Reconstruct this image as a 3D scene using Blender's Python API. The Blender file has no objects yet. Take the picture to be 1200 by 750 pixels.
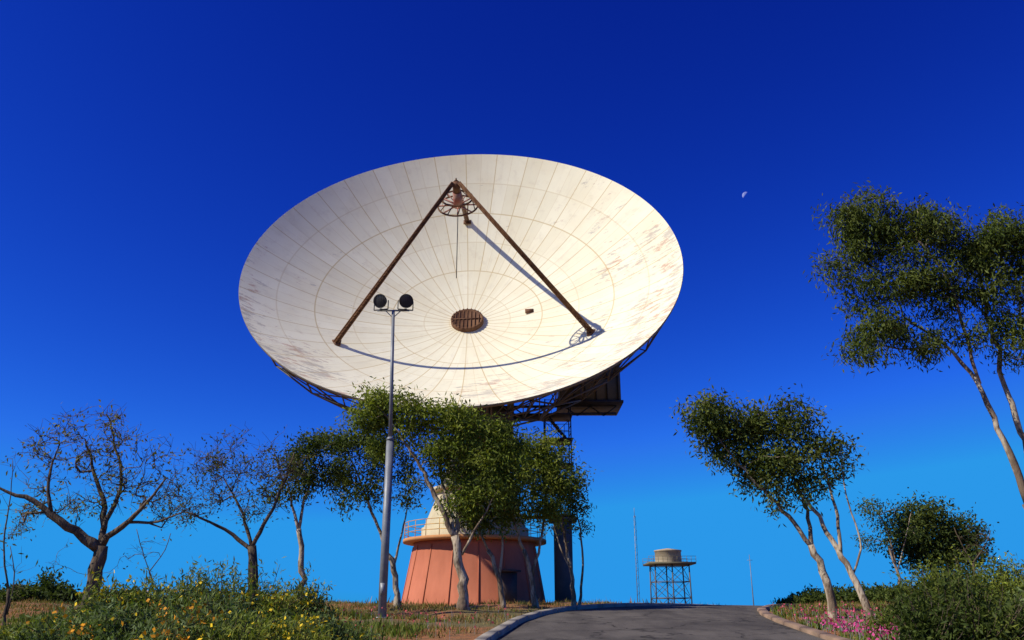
import bpy, math, numpy as np
from mathutils import Vector, Matrix
sc=bpy.context.scene
sc.view_settings.view_transform='Standard'
sc.view_settings.look='None'
sc.view_settings.exposure=0
rad=math.radians
TH=math.atan(0.35); ST,CT=math.sin(TH),math.cos(TH)
CAM=np.array([0,0,1.6])
def pt(u,v,Y):
    """world point on the sight line through image pixel (u,v) at ground distance Y"""
    x=(u-600)/1000.; y=(375-v)/1000.
    d=np.array([x,CT-y*ST,ST+y*CT])
    return CAM+d*(Y/d[1])
def nrm(v):
    v=np.asarray(v,float); return v/(np.linalg.norm(v)+1e-12)

# ---------------------------------------------------------------- terrain
PY=[-6000,-60,0,10,22,29,34,37.5,40,44,80,200,600,6000]
PZ=[-2,-.4,0,.42,1.05,1.52,1.84,2.02,2.10,2.13,2.12,.6,-2,-2]
LE=np.array([(-2.6,-10),(-2.2,0),(-1.5,10),(-.9,16),(-.48,22),(.3,28),(1.1,31.5),(2.2,34.5),(4.3,38),(7.6,43),(12,50),(16,60),(20,75),(24,100)],float)
RE=np.array([(5.4,-10),(6.4,0),(7.1,10),(7.4,16),(7.7,22),(8.2,28),(8.7,31.5),(9.4,34.5),(10.8,38),(13.6,43),(18,50),(22.5,60),(26.5,75),(30.5,100)],float)
def rl(y): return np.interp(y,LE[:,1],LE[:,0])
def rr(y): return np.interp(y,RE[:,1],RE[:,0])
_yy=np.linspace(-100,300,1601); _zz=np.interp(_yy,PY,PZ)
_k=np.hanning(17); _k/=_k.sum(); _zs=np.convolve(np.pad(_zz,8,mode='edge'),_k,'valid')
def g(x,y):
    x=np.asarray(x,float); y=np.asarray(y,float)
    z=np.where((y>-95)&(y<290),np.interp(y,_yy,_zs),np.interp(y,PY,PZ))
    d=np.maximum(rl(y)-x,x-rr(y))
    m=np.clip((d-.6)/3.0,0,1)
    n=.09*np.sin(x*.55+1.3*np.sin(y*.23))+.06*np.sin(x*1.3+y*.9)+.04*np.sin(x*2.7-y*1.7)
    far=np.clip(1-(np.abs(x)+np.abs(y)-150)/150,0,1)
    return z+n*m*far+.05*m*far

# ---------------------------------------------------------------- materials
def newmat(name):
    m=bpy.data.materials.new(name); m.use_nodes=True
    nt=m.node_tree; nt.nodes.clear()
    out=nt.nodes.new('ShaderNodeOutputMaterial')
    return m,nt,out
def N(nt,t,**k):
    n=nt.nodes.new(t)
    for a,b in k.items(): setattr(n,a,b)
    return n
def M(nt,op,a,b=None,c=None):
    n=nt.nodes.new('ShaderNodeMath'); n.operation=op
    for i,x in enumerate((a,b,c)):
        if x is None: continue
        if isinstance(x,(int,float)): n.inputs[i].default_value=x
        else: nt.links.new(x,n.inputs[i])
    return n.outputs[0]
def MIX(nt,f,a,b,mode='MIX'):
    n=nt.nodes.new('ShaderNodeMix'); n.data_type='RGBA'; n.blend_type=mode
    for i,x in ((0,f),(6,a),(7,b)):
        if isinstance(x,(int,float)): n.inputs[i].default_value=x
        elif isinstance(x,tuple): n.inputs[i].default_value=(*x[:3],1)
        else: nt.links.new(x,n.inputs[i])
    return n.outputs[2]
def RAMP(nt,x,lo,hi):
    n=nt.nodes.new('ShaderNodeMapRange'); n.interpolation_type='SMOOTHSTEP'
    nt.links.new(x,n.inputs[0]); n.inputs[1].default_value=lo; n.inputs[2].default_value=hi
    return n.outputs[0]
def NOISE(nt,vec,scale,detail=6,rough=.55,out=0,dist=0.):
    n=nt.nodes.new('ShaderNodeTexNoise'); n.inputs['Scale'].default_value=scale
    n.inputs['Detail'].default_value=detail; n.inputs['Roughness'].default_value=rough
    n.inputs['Distortion'].default_value=dist
    if vec is not None: nt.links.new(vec,n.inputs['Vector'])
    return n.outputs[out]
def PR(nt,out,col,rough=.7,metal=0.,bump=None,bs=.3,bd=.02,spec=.3):
    p=nt.nodes.new('ShaderNodeBsdfPrincipled')
    if isinstance(col,tuple): p.inputs['Base Color'].default_value=(*col[:3],1)
    else: nt.links.new(col,p.inputs['Base Color'])
    if isinstance(rough,(int,float)): p.inputs['Roughness'].default_value=rough
    else: nt.links.new(rough,p.inputs['Roughness'])
    p.inputs['Metallic'].default_value=metal
    p.inputs['Specular IOR Level'].default_value=spec
    if bump is not None:
        b=nt.nodes.new('ShaderNodeBump'); b.inputs['Strength'].default_value=bs; b.inputs['Distance'].default_value=bd
        nt.links.new(bump,b.inputs['Height']); nt.links.new(b.outputs[0],p.inputs['Normal'])
    nt.links.new(p.outputs[0],out.inputs[0]); return p
def simple(name,c1,c2,scale=2.,rough=.7,metal=0.,lo=.35,hi=.65,streak=1.,bd=.01):
    m,nt,out=newmat(name)
    tc=N(nt,'ShaderNodeTexCoord'); mp=N(nt,'ShaderNodeMapping'); nt.links.new(tc.outputs['Object'],mp.inputs[0])
    mp.inputs['Scale'].default_value=(1,1,streak)
    n=NOISE(nt,mp.outputs[0],scale)
    n2=NOISE(nt,mp.outputs[0],scale*9,4)
    f=RAMP(nt,n,lo,hi)
    c=MIX(nt,f,c1,c2)
    c=MIX(nt,M(nt,'MULTIPLY',n2,.35),c,tuple(x*.55 for x in c1))
    PR(nt,out,c,rough,metal,n2,.3,bd)
    return m
def attrmat(name,trans=.25,rough=.6):
    m,nt,out=newmat(name)
    a=N(nt,'ShaderNodeAttribute',attribute_name='Col')
    p=PR(nt,out,a.outputs[0],rough,spec=.12)
    if trans>0:
        t=N(nt,'ShaderNodeBsdfTranslucent'); 
        c=MIX(nt,1.,a.outputs[0],(1.15,1.3,.4),'MULTIPLY'); nt.links.new(c,t.inputs[0])
        mx=N(nt,'ShaderNodeMixShader'); mx.inputs[0].default_value=trans
        nt.links.new(p.outputs[0],mx.inputs[1]); nt.links.new(t.outputs[0],mx.inputs[2]); nt.links.new(mx.outputs[0],out.inputs[0])
    return m
def bark(name,c1,c2,c3):
    m,nt,out=newmat(name)
    tc=N(nt,'ShaderNodeTexCoord'); mp=N(nt,'ShaderNodeMapping'); nt.links.new(tc.outputs['Object'],mp.inputs[0])
    mp.inputs['Scale'].default_value=(1,1,.3)
    n=NOISE(nt,mp.outputs[0],3.); n2=NOISE(nt,mp.outputs[0],14,4)
    c=MIX(nt,RAMP(nt,n,.44,.56),c1,c2)
    c=MIX(nt,RAMP(nt,n2,.48,.7),c,c3)
    PR(nt,out,c,.85,0,n2,.7,.04,spec=.1); return m
LEAF=attrmat('leaf',.28)
FLOW=attrmat('petal',.15)
BARKW=bark('gum_bark',(.46,.375,.27),(.19,.135,.09),(.13,.095,.065))
BARKD=bark('dark_bark',(.12,.085,.055),(.065,.05,.035),(.18,.14,.10))
STEEL_G=simple('galvanised_steel',(.27,.28,.29),(.20,.215,.23),3,.5,.2)
RUST=simple('rusty_brown_steel',(.12,.05,.022),(.19,.09,.04),2,.75)
TRUSS=simple('truss_steel',(.12,.12,.11),(.2,.16,.12),1,.7)
DARK=simple('dark_steel',(.035,.035,.037),(.06,.055,.05),2,.6)
OLIVE=simple('weathered_housing',(.13,.12,.075),(.2,.17,.10),.6,.7)
TERR=simple('terracotta_paint',(.56,.18,.095),(.43,.13,.065),.55,.8,streak=.35)
CREAM=simple('cream_paint',(.62,.54,.36),(.50,.42,.27),.6,.75,streak=.3)
ORRAIL=simple('yellow_rail_paint',(.68,.38,.07),(.5,.24,.06),3,.6)
DOORM=simple('door_paint',(.08,.05,.04),(.1,.07,.05),3,.6)

# ---------------------------------------------------------------- mesh builder
class MB:
    def __init__(s): s.V=[];s.Q=[];s.T=[];s.QM=[];s.TM=[];s.C=[];s.n=0
    def add(s,v,q=None,t=None,mat=0,col=(.5,.5,.5)):
        v=np.asarray(v,float).reshape(-1,3)
        c=np.asarray(col,float)
        if c.ndim==1: c=np.tile(c,(len(v),1))
        if q is not None and len(q):
            q=np.asarray(q,int).reshape(-1,4)+s.n; s.Q.append(q); s.QM.append(np.full(len(q),mat))
        if t is not None and len(t):
            t=np.asarray(t,int).reshape(-1,3)+s.n; s.T.append(t); s.TM.append(np.full(len(t),mat))
        s.V.append(v); s.C.append(c); s.n+=len(v)
    def tube(s,P,R,sides=6,mat=0,col=(.5,.5,.5),cap=True):
        P=np.asarray(P,float); k=len(P); R=np.broadcast_to(np.asarray(R,float),(k,))
        T=np.gradient(P,axis=0); T/= (np.linalg.norm(T,axis=1)[:,None]+1e-9)
        a=np.array([0,0,1.]) if abs(T[0][2])<.9 else np.array([1.,0,0])
        u=nrm(np.cross(T[0],a)); an=np.arange(sides)*2*math.pi/sides+math.pi/4
        ca,sa=np.cos(an)[:,None],np.sin(an)[:,None]
        vs=[]
        for i in range(k):
            u=u-T[i]*u.dot(T[i]); u=nrm(u); w=np.cross(T[i],u)
            vs.append(P[i]+R[i]*(ca*u+sa*w))
        j=np.arange(sides); j2=(j+1)%sides
        q=np.concatenate([np.stack([i*sides+j,i*sides+j2,(i+1)*sides+j2,(i+1)*sides+j],1) for i in range(k-1)])
        v=np.concatenate(vs); t=None
        if cap:
            v=np.concatenate([v,[P[0]],[P[-1]]]); c0=k*sides
            t=np.concatenate([np.stack([j2,j,np.full(sides,c0)],1),np.stack([(k-1)*sides+j,(k-1)*sides+j2,np.full(sides,c0+1)],1)])
        s.add(v,q,t,mat,col)
    def beam(s,a,b,w=.05,mat=0,sides=4): s.tube([a,b],[w,w],sides,mat)
    def box(s,c,d,mat=0,ax=None):
        c=np.asarray(c,float); d=np.asarray(d,float)/2
        v=np.array([[x,y,z] for x in(-1,1) for y in(-1,1) for z in(-1,1)],float)*d
        if ax is not None: v=v@np.asarray(ax)
        s.add(v+c,[[0,1,3,2],[4,6,7,5],[0,4,5,1],[2,3,7,6],[0,2,6,4],[1,5,7,3]],None,mat)
    def rev(s,prof,seg=48,mat=0,c=(0,0,0),ax=None,close=False):
        an=np.arange(seg)*2*math.pi/seg
        v=np.concatenate([np.stack([r*np.cos(an),r*np.sin(an),np.full(seg,z)],1) for r,z in prof])
        if ax is not None: v=v@np.asarray(ax)
        j=np.arange(seg); j2=(j+1)%seg
        q=np.concatenate([np.stack([i*seg+j,i*seg+j2,(i+1)*seg+j2,(i+1)*seg+j],1) for i in range(len(prof)-1)])
        s.add(v+np.asarray(c,float),q,None,mat)
    def build(s,name,mats,parent=None,smooth=False,mw=None):
        V=np.concatenate(s.V); me=bpy.data.meshes.new(name)
        me.vertices.add(len(V)); me.vertices.foreach_set('co',V.ravel())
        Q=np.concatenate(s.Q) if s.Q else np.zeros((0,4),int); T=np.concatenate(s.T) if s.T else np.zeros((0,3),int)
        loops=np.concatenate([Q.ravel(),T.ravel()]); nq,ntn=len(Q),len(T)
        me.loops.add(len(loops)); me.loops.foreach_set('vertex_index',loops.astype(np.int32))
        me.polygons.add(nq+ntn)
        st=np.concatenate([np.arange(nq)*4,nq*4+np.arange(ntn)*3]).astype(np.int32)
        me.polygons.foreach_set('loop_start',st)
        mi=np.concatenate([np.concatenate(s.QM) if s.QM else np.zeros(0),np.concatenate(s.TM) if s.TM else np.zeros(0)]).astype(np.int32)
        for m in mats: me.materials.append(m)
        me.polygons.foreach_set('material_index',mi)
        me.update(calc_edges=True)
        C=np.concatenate(s.C); ca=me.color_attributes.new('Col','FLOAT_COLOR','POINT')
        ca.data.foreach_set('color',np.concatenate([C,np.ones((len(C),1))],1).astype(np.float32).ravel())
        if smooth: me.polygons.foreach_set('use_smooth',np.ones(nq+ntn,bool))
        me.validate()
        o=bpy.data.objects.new(name,me); sc.collection.objects.link(o)
        if mw is not None: o.matrix_world=mw
        if parent: o.parent=parent
        return o
def empty(name):
    e=bpy.data.objects.new(name,None); sc.collection.objects.link(e); return e

def leaves(mb,rng,C,L,W,col,bias=(0,0,-.3),mat=1,jit=.25):
    n=len(C)
    d=rng.normal(size=(n,3))+np.array(bias); d/=np.linalg.norm(d,axis=1)[:,None]
    r=rng.normal(size=(n,3)); s=np.cross(d,r); s/=np.linalg.norm(s,axis=1)[:,None]
    l=(L*rng.uniform(.6,1.3,n))[:,None]; w=(W*rng.uniform(.7,1.2,n))[:,None]
    nn=np.cross(s,d)
    a=C; b=C+d*l*.45+s*w*.5+nn*l*.05; c=C+d*l; e=C+d*l*.45-s*w*.5+nn*l*.05
    v=np.stack([a,b,c,e],1).reshape(-1,3)
    q=np.arange(n*4).reshape(-1,4)
    cc=np.repeat(col*rng.uniform(1-jit,1+jit,(n,1)),4,axis=0)
    mb.add(v,q,None,mat,cc)

G_DARK=[(.050,.075,.014),(.070,.098,.018),(.115,.14,.026),(.038,.058,.013)]
G_MID=[(.095,.130,.02),(.14,.17,.026),(.19,.215,.035),(.062,.09,.016)]
G_LITE=[(.18,.225,.028),(.255,.275,.04),(.135,.175,.024),(.08,.11,.018)]

def make_tree(name,Y,limbs,blobs,dens=1.,leaf=(.20,.066),lpt=45,cols=G_MID,barkm=BARKW,seed=0,rt=.010,crad=.27,twigs=0,depth=.9,bias=(0,0,-.6),rs=.78):
    rng=np.random.default_rng(seed); mb=MB()
    P=[];D=[];R=[];PAR=[];OK=[]
    for li,(pp,r0,r1) in enumerate(limbs):
        r0=r0*rs; r1=r1*rs
        root=(li==0 or len(pp[0])>3)
        if not root: r1=min(r1,.022)
        W=np.array([pt(p[0],p[1],Y+(p[2] if len(p)>2 else 0)) for p in pp])
        if root:
            W[0][2]=g(W[0][0],W[0][1])-.15
            W=np.concatenate([W[:1],W[:1]+(W[1:2]-W[:1])*.12,W[1:]])
        seg=np.linalg.norm(np.diff(W,axis=0),axis=1); t=np.concatenate([[0],np.cumsum(seg)])
        k=max(4,int(t[-1]/.28)); tt=np.linspace(0,t[-1],k)
        X=np.stack([np.interp(tt,t,W[:,i]) for i in range(3)],1)
        for _ in range(2): X[1:-1]=(X[:-2]+2*X[1:-1]+X[2:])/4
        X[1:-1]+=rng.normal(size=(k-2,3))*min(.045,r0*.3)
        rr_=np.linspace(r0,r1,k)*rng.uniform(.92,1.08,k)
        if root: rr_[0]*=1.45; rr_[1]*=1.15
        mb.tube(X,rr_,8,0)
        T=np.gradient(X,axis=0); T/=np.linalg.norm(T,axis=1)[:,None]
        for i in range(k):
            P.append(X[i]);D.append(T[i]);R.append(rr_[i]);PAR.append(-1); OK.append(i/k>(.62 if root else .2))
    tips=[]
    for bi,b in enumerate(blobs):
        u,v,ru,rv=b[:4]; dd=b[4] if len(b)>4 else 1.; dy=b[5] if len(b)>5 else 0
        c=pt(u,v,Y+dy); sxy=(c[1]*CT+(c[2]-1.6)*ST)/1000.
        n=max(3,int(dens*dd*ru*rv*sxy*sxy*20))
        d=rng.normal(size=(n,3)); d/=np.linalg.norm(d,axis=1)[:,None]
        rr0=rng.uniform(.1,1.15,n)**.55
        q=c+d*rr0[:,None]*np.array([ru*sxy,ru*sxy*depth,rv*sxy])
        tips.append(q)
    tips=np.concatenate(tips)
    P0=np.array(P); OKa=np.array(OK)
    dist=np.array([np.min(np.linalg.norm(P0[OKa]-q,axis=1)) for q in tips]); order=np.argsort(dist)
    cap=len(P)+len(tips)*14
    PA=np.zeros((cap,3)); PA[:len(P)]=P; OKA=np.zeros(cap,bool); OKA[:len(P)]=OK; n=len(P)
    br=[]
    for ti in order:
        q=tips[ti]; ds=np.linalg.norm(PA[:n]-q,axis=1)
        up=PA[:n,2]-q[2]
        cost=ds+np.maximum(0,up)*.8+np.where(OKA[:n],0,99)
        i=int(np.argmin(cost)); L=ds[i]; k=int(np.clip(L/.28,2,12))
        p0=PA[i]; d0=nrm(D[i]*.6+np.array([0,0,.35])+rng.normal(size=3)*.25)
        c=p0+d0*L*.45; t=np.linspace(0,1,k+1)[:,None]
        X=(1-t)**2*p0+2*t*(1-t)*c+t*t*q
        X[1:]+=rng.normal(size=(k,3))*.03*min(1,L)
        T=np.gradient(X,axis=0); T/=np.linalg.norm(T,axis=1)[:,None]+1e-9
        ids=[i]
        for j in range(1,k+1):
            PA[n]=X[j];D.append(T[j]);R.append(0);PAR.append(ids[-1]);OKA[n]=True
            ids.append(n); n+=1
        br.append((ids,X,q))
    cnt=np.zeros(n)
    for ids,X,q in br: cnt[ids[-1]]+=1
    for j in range(n-1,-1,-1):
        if PAR[j]>=0: cnt[PAR[j]]+=cnt[j]
    Rr=np.array(R,float)
    for ids,X,q in br:
        r=rt*np.maximum(cnt[ids],1)**.48
        r[0]=r[1] if len(r)>1 else r[0]
        r=np.minimum(r,max(Rr[ids[0]]*.85,rt))
        for a,b in zip(ids[1:],r[1:]): Rr[a]=b
        r=r.copy(); r[-1]*=.6
        mb.tube(X,r,5 if r[0]>.03 else 3,0,cap=False)
        if twigs:
            for _ in range(twigs):
                s0=X[rng.integers(max(0,len(X)-3),len(X))]
                dd=nrm(nrm(X[-1]-X[-2])*.9+rng.normal(size=3)*.65+np.array([0,0,.25])); ll=rng.uniform(.2,.6)
                e=s0+dd*ll; md=(s0+e)/2+rng.normal(size=3)*.04
                mb.tube([s0,md,e],[rt*.7,rt*.6,rt*.4],3,0,cap=False)
    if lpt>0:
        cc=np.array(cols); cen=[];col=[]
        for ids,X,q in br:
            m=max(1,int(lpt*rng.uniform(.3,1.7)))
            base=X[rng.integers(max(1,len(X)*2//3),len(X),m)] if len(X)>2 else np.tile(q,(m,1))
            off=rng.normal(size=(m,3))*crad*np.array([1,1,.8]); off[:,2]-=crad*.25
            cen.append(base*.4+q*.6+off)
            cl=cc[rng.integers(len(cc))]*rng.uniform(.7,1.3)
            mixc=cc[rng.integers(len(cc),size=m)]
            col.append(cl*.65+mixc*.35)
        leaves(mb,rng,np.concatenate(cen),leaf[0],leaf[1],np.concatenate(col),bias)
    return mb.build(name,[barkm,LEAF],smooth=True)

def make_bush(name,u,vt,Y,r,n=1500,cols=G_MID,leaf=(.12,.03),seed=0,flow=0.,fcol=(.75,.45,.03),stems=50,wisp=.5):
    rng=np.random.default_rng(seed+1000); mb=MB()
    p=pt(u,vt,Y); x0,y0,zt=p; z0=float(g(x0,y0)); h=max(.4,zt-z0)
    cc=np.array(cols); cen=[];col=[]
    lobes=[(rng.normal()*r*.45,rng.normal()*r*.4,rng.uniform(.62,1.02)*h) for _ in range(6)]
    for i in range(stems):
        lx,ly,lh=lobes[rng.integers(6)]
        a=rng.uniform(0,6.283); q=rng.uniform(0,1)**.6*r*.65
        hh=lh*(1-.45*(q/(r*.65))**2)*rng.uniform(.6,1.12)
        b=np.array([x0+rng.normal()*r*.2,y0+rng.normal()*r*.2,z0-.05]); e=np.array([x0+lx+q*math.cos(a),y0+ly+q*math.sin(a),z0+hh])
        m=(b+e)/2+rng.normal(size=3)*.08-np.array([0,0,.02]); m[:2]+= (e-b)[:2]*.12
        t=np.linspace(0,1,6)[:,None]; X=(1-t)**2*b+2*t*(1-t)*m+t*t*e
        mb.tube(X,np.linspace(.016,.005,6),4,0,cap=False)
        k=max(1,n//stems); tt=rng.uniform(.12,1.03,k)[:,None]**.8
        Y2=(1-tt)**2*b+2*tt*(1-tt)*m+tt*tt*e
        Y2=Y2+rng.normal(size=(k,3))*(.06+.14*(1-wisp))*np.array([1,1,.8])*(1.35-tt*.6)
        cen.append(Y2); col.append(cc[rng.integers(len(cc))]*rng.uniform(.75,1.25)*.6+.4*cc[rng.integers(len(cc),size=k)])
    C=np.concatenate(cen); leaves(mb,rng,C,leaf[0],leaf[1],np.concatenate(col),(0,0,.9*wisp))
    if flow>0:
        ph=rng.uniform(0,6,2)
        f=C[(C[:,2]>z0+h*.4)&(np.sin(C[:,0]*3+ph[0])+np.sin(C[:,1]*3+C[:,2]*4+ph[1])>.1)]; f=f[rng.random(len(f))<flow*2.]
        if len(f): leaves(mb,rng,f+rng.normal(size=f.shape)*.04+np.array([0,-.03,.03]),.085,.075,np.tile(fcol,(len(f),1)),(0,0,.3),2,.3)
    return mb.build(name,[BARKD,LEAF,FLOW],smooth=False)

# ---------------------------------------------------------------- ground
def axis(f):
    a=[0.]; s=f
    while a[-1]<6500:
        if a[-1]>60: s*=1.25
        a.append(a[-1]+s)
    return np.array(a)
ax=axis(.5); xs=np.concatenate([-ax[:0:-1],ax]); ys=np.concatenate([-ax[:0:-6],ax+0.])
ys=np.unique(ys); XX,YY=np.meshgrid(xs,ys); ZZ=g(XX,YY)
inr=(XX>rl(YY)+.3)&(XX<rr(YY)-.3)&(YY<99)&(YY>-9); ZZ=np.where(inr,ZZ-.02,ZZ)
mb=MB(); nx=len(xs); I,J=np.meshgrid(np.arange(len(ys)-1),np.arange(nx-1),indexing='ij')
q=np.stack([I*nx+J,I*nx+J+1,(I+1)*nx+J+1,(I+1)*nx+J],-1).reshape(-1,4)
mb.add(np.stack([XX,YY,ZZ],-1).reshape(-1,3),q)
m,nt,out=newmat('dry_earth_and_grass')
geo=N(nt,'ShaderNodeNewGeometry'); pos=geo.outputs['Position']
n1=NOISE(nt,pos,.35,5); n2=NOISE(nt,pos,1.8,6,.6); n3=NOISE(nt,pos,14,5,.7)
c=MIX(nt,RAMP(nt,n2,.38,.62),(.42,.16,.055),(.24,.13,.05))
c=MIX(nt,RAMP(nt,n1,.45,.6),c,(.17,.14,.05))
c=MIX(nt,RAMP(nt,n3,.45,.7),c,(.11,.065,.03))
PR(nt,out,c,.95,0,n3,.8,.08)
mb.build('ground',[m],smooth=True)

# road
m,nt,out=newmat('asphalt')
geo=N(nt,'ShaderNodeNewGeometry'); pos=geo.outputs['Position']
mp=N(nt,'ShaderNodeMapping'); nt.links.new(pos,mp.inputs[0]); mp.inputs['Scale'].default_value=(1,.25,1)
n1=NOISE(nt,mp.outputs[0],.8,6,.6); n3=NOISE(nt,pos,45,3,.8); n4=NOISE(nt,pos,.5,4)
vo=N(nt,'ShaderNodeTexVoronoi',feature='DISTANCE_TO_EDGE'); vo.inputs['Scale'].default_value=.4
nd=NOISE(nt,pos,1.5,5,out=1); 
vv=N(nt,'ShaderNodeVectorMath',operation='ADD'); nt.links.new(pos,vv.inputs[0]); nt.links.new(nd,vv.inputs[1]); nt.links.new(vv.outputs[0],vo.inputs['Vector'])
c=MIX(nt,RAMP(nt,n1,.35,.65),(.066,.058,.050),(.12,.105,.088))
c=MIX(nt,M(nt,'MULTIPLY',RAMP(nt,n3,.45,.75),.7),c,(.22,.19,.155))
c=MIX(nt,M(nt,'MULTIPLY',RAMP(nt,n4,.5,.7),.5),c,(.05,.044,.038))
crack=M(nt,'LESS_THAN',vo.outputs['Distance'],.014)
c=MIX(nt,M(nt,'MULTIPLY',crack,.7),c,(.022,.02,.018))
PR(nt,out,c,.95,0,n3,.6,.01,spec=.1); ASPH=m
mb=MB(); yr=np.arange(-9,99,.5); K=16; tt=np.linspace(0,1,K)
X=rl(yr)[:,None]*(1-tt)+rr(yr)[:,None]*tt; Yg=np.repeat(yr[:,None],K,1); Z=g(X,Yg)+.03+.05*np.sin(tt*math.pi)
I,J=np.meshgrid(np.arange(len(yr)-1),np.arange(K-1),indexing='ij')
q=np.stack([I*K+J,I*K+J+1,(I+1)*K+J+1,(I+1)*K+J],-1).reshape(-1,4)
mb.add(np.stack([X,Yg,Z],-1).reshape(-1,3),q); mb.build('road',[ASPH],smooth=True)
KERB=simple('kerb_concrete',(.40,.35,.27),(.27,.235,.18),1.8,.9)
KERBR=simple('kerb_concrete_dusty',(.34,.22,.14),(.24,.16,.10),1.2,.9)
def kerb(name,f,sgn,mat,h):
    mb=MB(); y=-9.
    while y<97:
        y2=y+1.97; a=np.linspace(y,y2,4); n=np.stack([np.full(4,1.),-np.gradient(f(a),a)],1); n/=np.linalg.norm(n,axis=1)[:,None]
        prof=[(-.02,-.15),(-.02,h*.8),(.03,h),(.27,h),(.30,h*.85),(.30,-.15)]
        vs=[]
        for i in range(4):
            for o,z in prof:
                vs.append((f(a[i])+sgn*o*n[i][0],a[i]+sgn*o*n[i][1],float(g(f(a[i]),a[i]))+.03+z))
        qq=[]
        for i in range(3):
            for j in range(5): qq.append([i*6+j,i*6+j+1,(i+1)*6+j+1,(i+1)*6+j])
        for b in (0,18): qq+= [[b,b+1,b+4,b+5],[b+1,b+2,b+3,b+4]]
        mb.add(vs,qq); y+=2.
    mb.build(name,[mat])
kerb('road_kerb',rl,-1,KERB,.15); kerb('road_kerb',rr,1,KERBR,.10)

# ---------------------------------------------------------------- grass
def grass(name,n,xr,yr_,hh,cols,w=.02,seed=1,patch=.5,clear=.5):
    rng=np.random.default_rng(seed)
    x=rng.uniform(*xr,n); y=rng.uniform(*yr_,n)
    pn=np.sin(x*.9+np.sin(y*.7)*2)+np.sin(y*1.3+x*.4+1)+np.sin(x*2.3+y*1.9)*.7+rng.normal(size=n)*.6
    d=np.maximum(rl(y)-x,x-rr(y))
    k=(d>clear)&(pn>-patch)&(d+rng.random(n)*2.2+np.where(x>6,2,0)>2.); x=x[k];y=y[k];pn=pn[k];n=len(x)
    z=g(x,y)-.02; h=hh*rng.uniform(.4,1.3,n)*np.clip(.6+.25*pn,.4,1.5)
    a=rng.uniform(0,6.283,n); lean=rng.normal(size=(n,2))*.35*h[:,None]
    b=np.stack([x,y,z],1); s=np.stack([np.cos(a),np.sin(a),a*0],1)*w*rng.uniform(.6,1.5,n)[:,None]
    t=b+np.stack([lean[:,0],lean[:,1],h],1)
    mb=MB(); cc=np.array(cols)[rng.integers(len(cols),size=n)]*rng.uniform(.6,1.3,(n,1))
    mb.add(np.stack([b-s,b+s,t],1).reshape(-1,3),None,np.arange(n*3).reshape(-1,3),0,np.repeat(cc,3,axis=0))
    return mb.build(name,[LEAF])
DRY=[(.32,.22,.07),(.18,.165,.04),(.12,.15,.025),(.40,.25,.09),(.27,.11,.045),(.08,.12,.02)]
grass('grass',100000,(-26,24),(17,44),.19,DRY,.018,1,.3)
grass('grass',26000,(-40,45),(44,95),.35,DRY,.04,2,.6)
GRN=[(.09,.135,.022),(.13,.17,.025),(.17,.20,.035)]
grass('ground_cover_plants',26000,(-22,-2.5),(17,31),.26,GRN,.03,3,-.2)
grass('ground_cover_plants',26000,(8,24),(17,36),.24,GRN,.03,4,0.)
def flowers(name,n,cx,cy,sx,sy,col,seed):
    rng=np.random.default_rng(seed); x=cx+rng.normal(size=n)*sx; y=cy+rng.normal(size=n)*sy
    d=np.maximum(rl(y)-x,x-rr(y)); k=d>.45; x=x[k];y=y[k]
    mb=MB(); C=np.stack([x,y,g(x,y)+rng.uniform(.15,.32,len(x))],1)
    leaves(mb,rng,C,.085,.075,np.tile(col,(len(x),1)),(0,0,.3),0,.3)
    for p in C[::2]: mb.tube([p-[0,0,.3],p],[.006,.004],3,1,cap=False)
    mb.build(name,[FLOW,LEAF])
flowers('pink_wildflowers',700,9.5,23.3,1.1,2.2,(.58,.07,.24),1)
flowers('pink_wildflowers',260,-5,28,4,3,(.46,.09,.10),2)
flowers('pink_wildflowers',240,10.5,30,1.3,2.4,(.50,.08,.14),3)

# ---------------------------------------------------------------- dish antenna
ANT=empty('satellite_dish_antenna')
a2=rad(2.3)
UPc=np.array([0,-ST,CT]); BK=np.array([0,-CT,-ST]); RX=np.array([1.,0,0])
n_=nrm(-.787*math.sin(a2)*RX+.787*math.cos(a2)*UPc+.616*BK)
r_=math.cos(a2)*RX+math.sin(a2)*UPc; r_=nrm(r_-n_*r_.dot(n_)); w_=np.cross(n_,r_)
RC=np.array([-3.4,53.3,24.9]); DEP=5.8; RD=14.8; kk=DEP/RD**2
VX=RC-DEP*n_
DM=Matrix(((r_[0],w_[0],n_[0],VX[0]),(r_[1],w_[1],n_[1],VX[1]),(r_[2],w_[2],n_[2],VX[2]),(0,0,0,1)))
def hz(r): return kk*r*r
m,nt,out=newmat('weathered_white_panels')
tc=N(nt,'ShaderNodeTexCoord'); sep=N(nt,'ShaderNodeSeparateXYZ'); nt.links.new(tc.outputs['Object'],sep.inputs[0])
x,y=sep.outputs[0],sep.outputs[1]
r=M(nt,'SQRT',M(nt,'ADD',M(nt,'MULTIPLY',x,x),M(nt,'MULTIPLY',y,y)))
an=M(nt,'ADD',M(nt,'DIVIDE',M(nt,'ARCTAN2',y,x),2*math.pi),.5)
def radial(cnt,wid):
    f=M(nt,'FRACT',M(nt,'MULTIPLY',an,float(cnt)))
    e=M(nt,'MINIMUM',f,M(nt,'SUBTRACT',1.,f))
    dist=M(nt,'MULTIPLY',M(nt,'MULTIPLY',e,2*math.pi/cnt),r)
    return M(nt,'LESS_THAN',dist,wid)
RI=[1.3,3.1,5.4,8.0,10.4,12.7]
idx=None; ring=None
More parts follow.
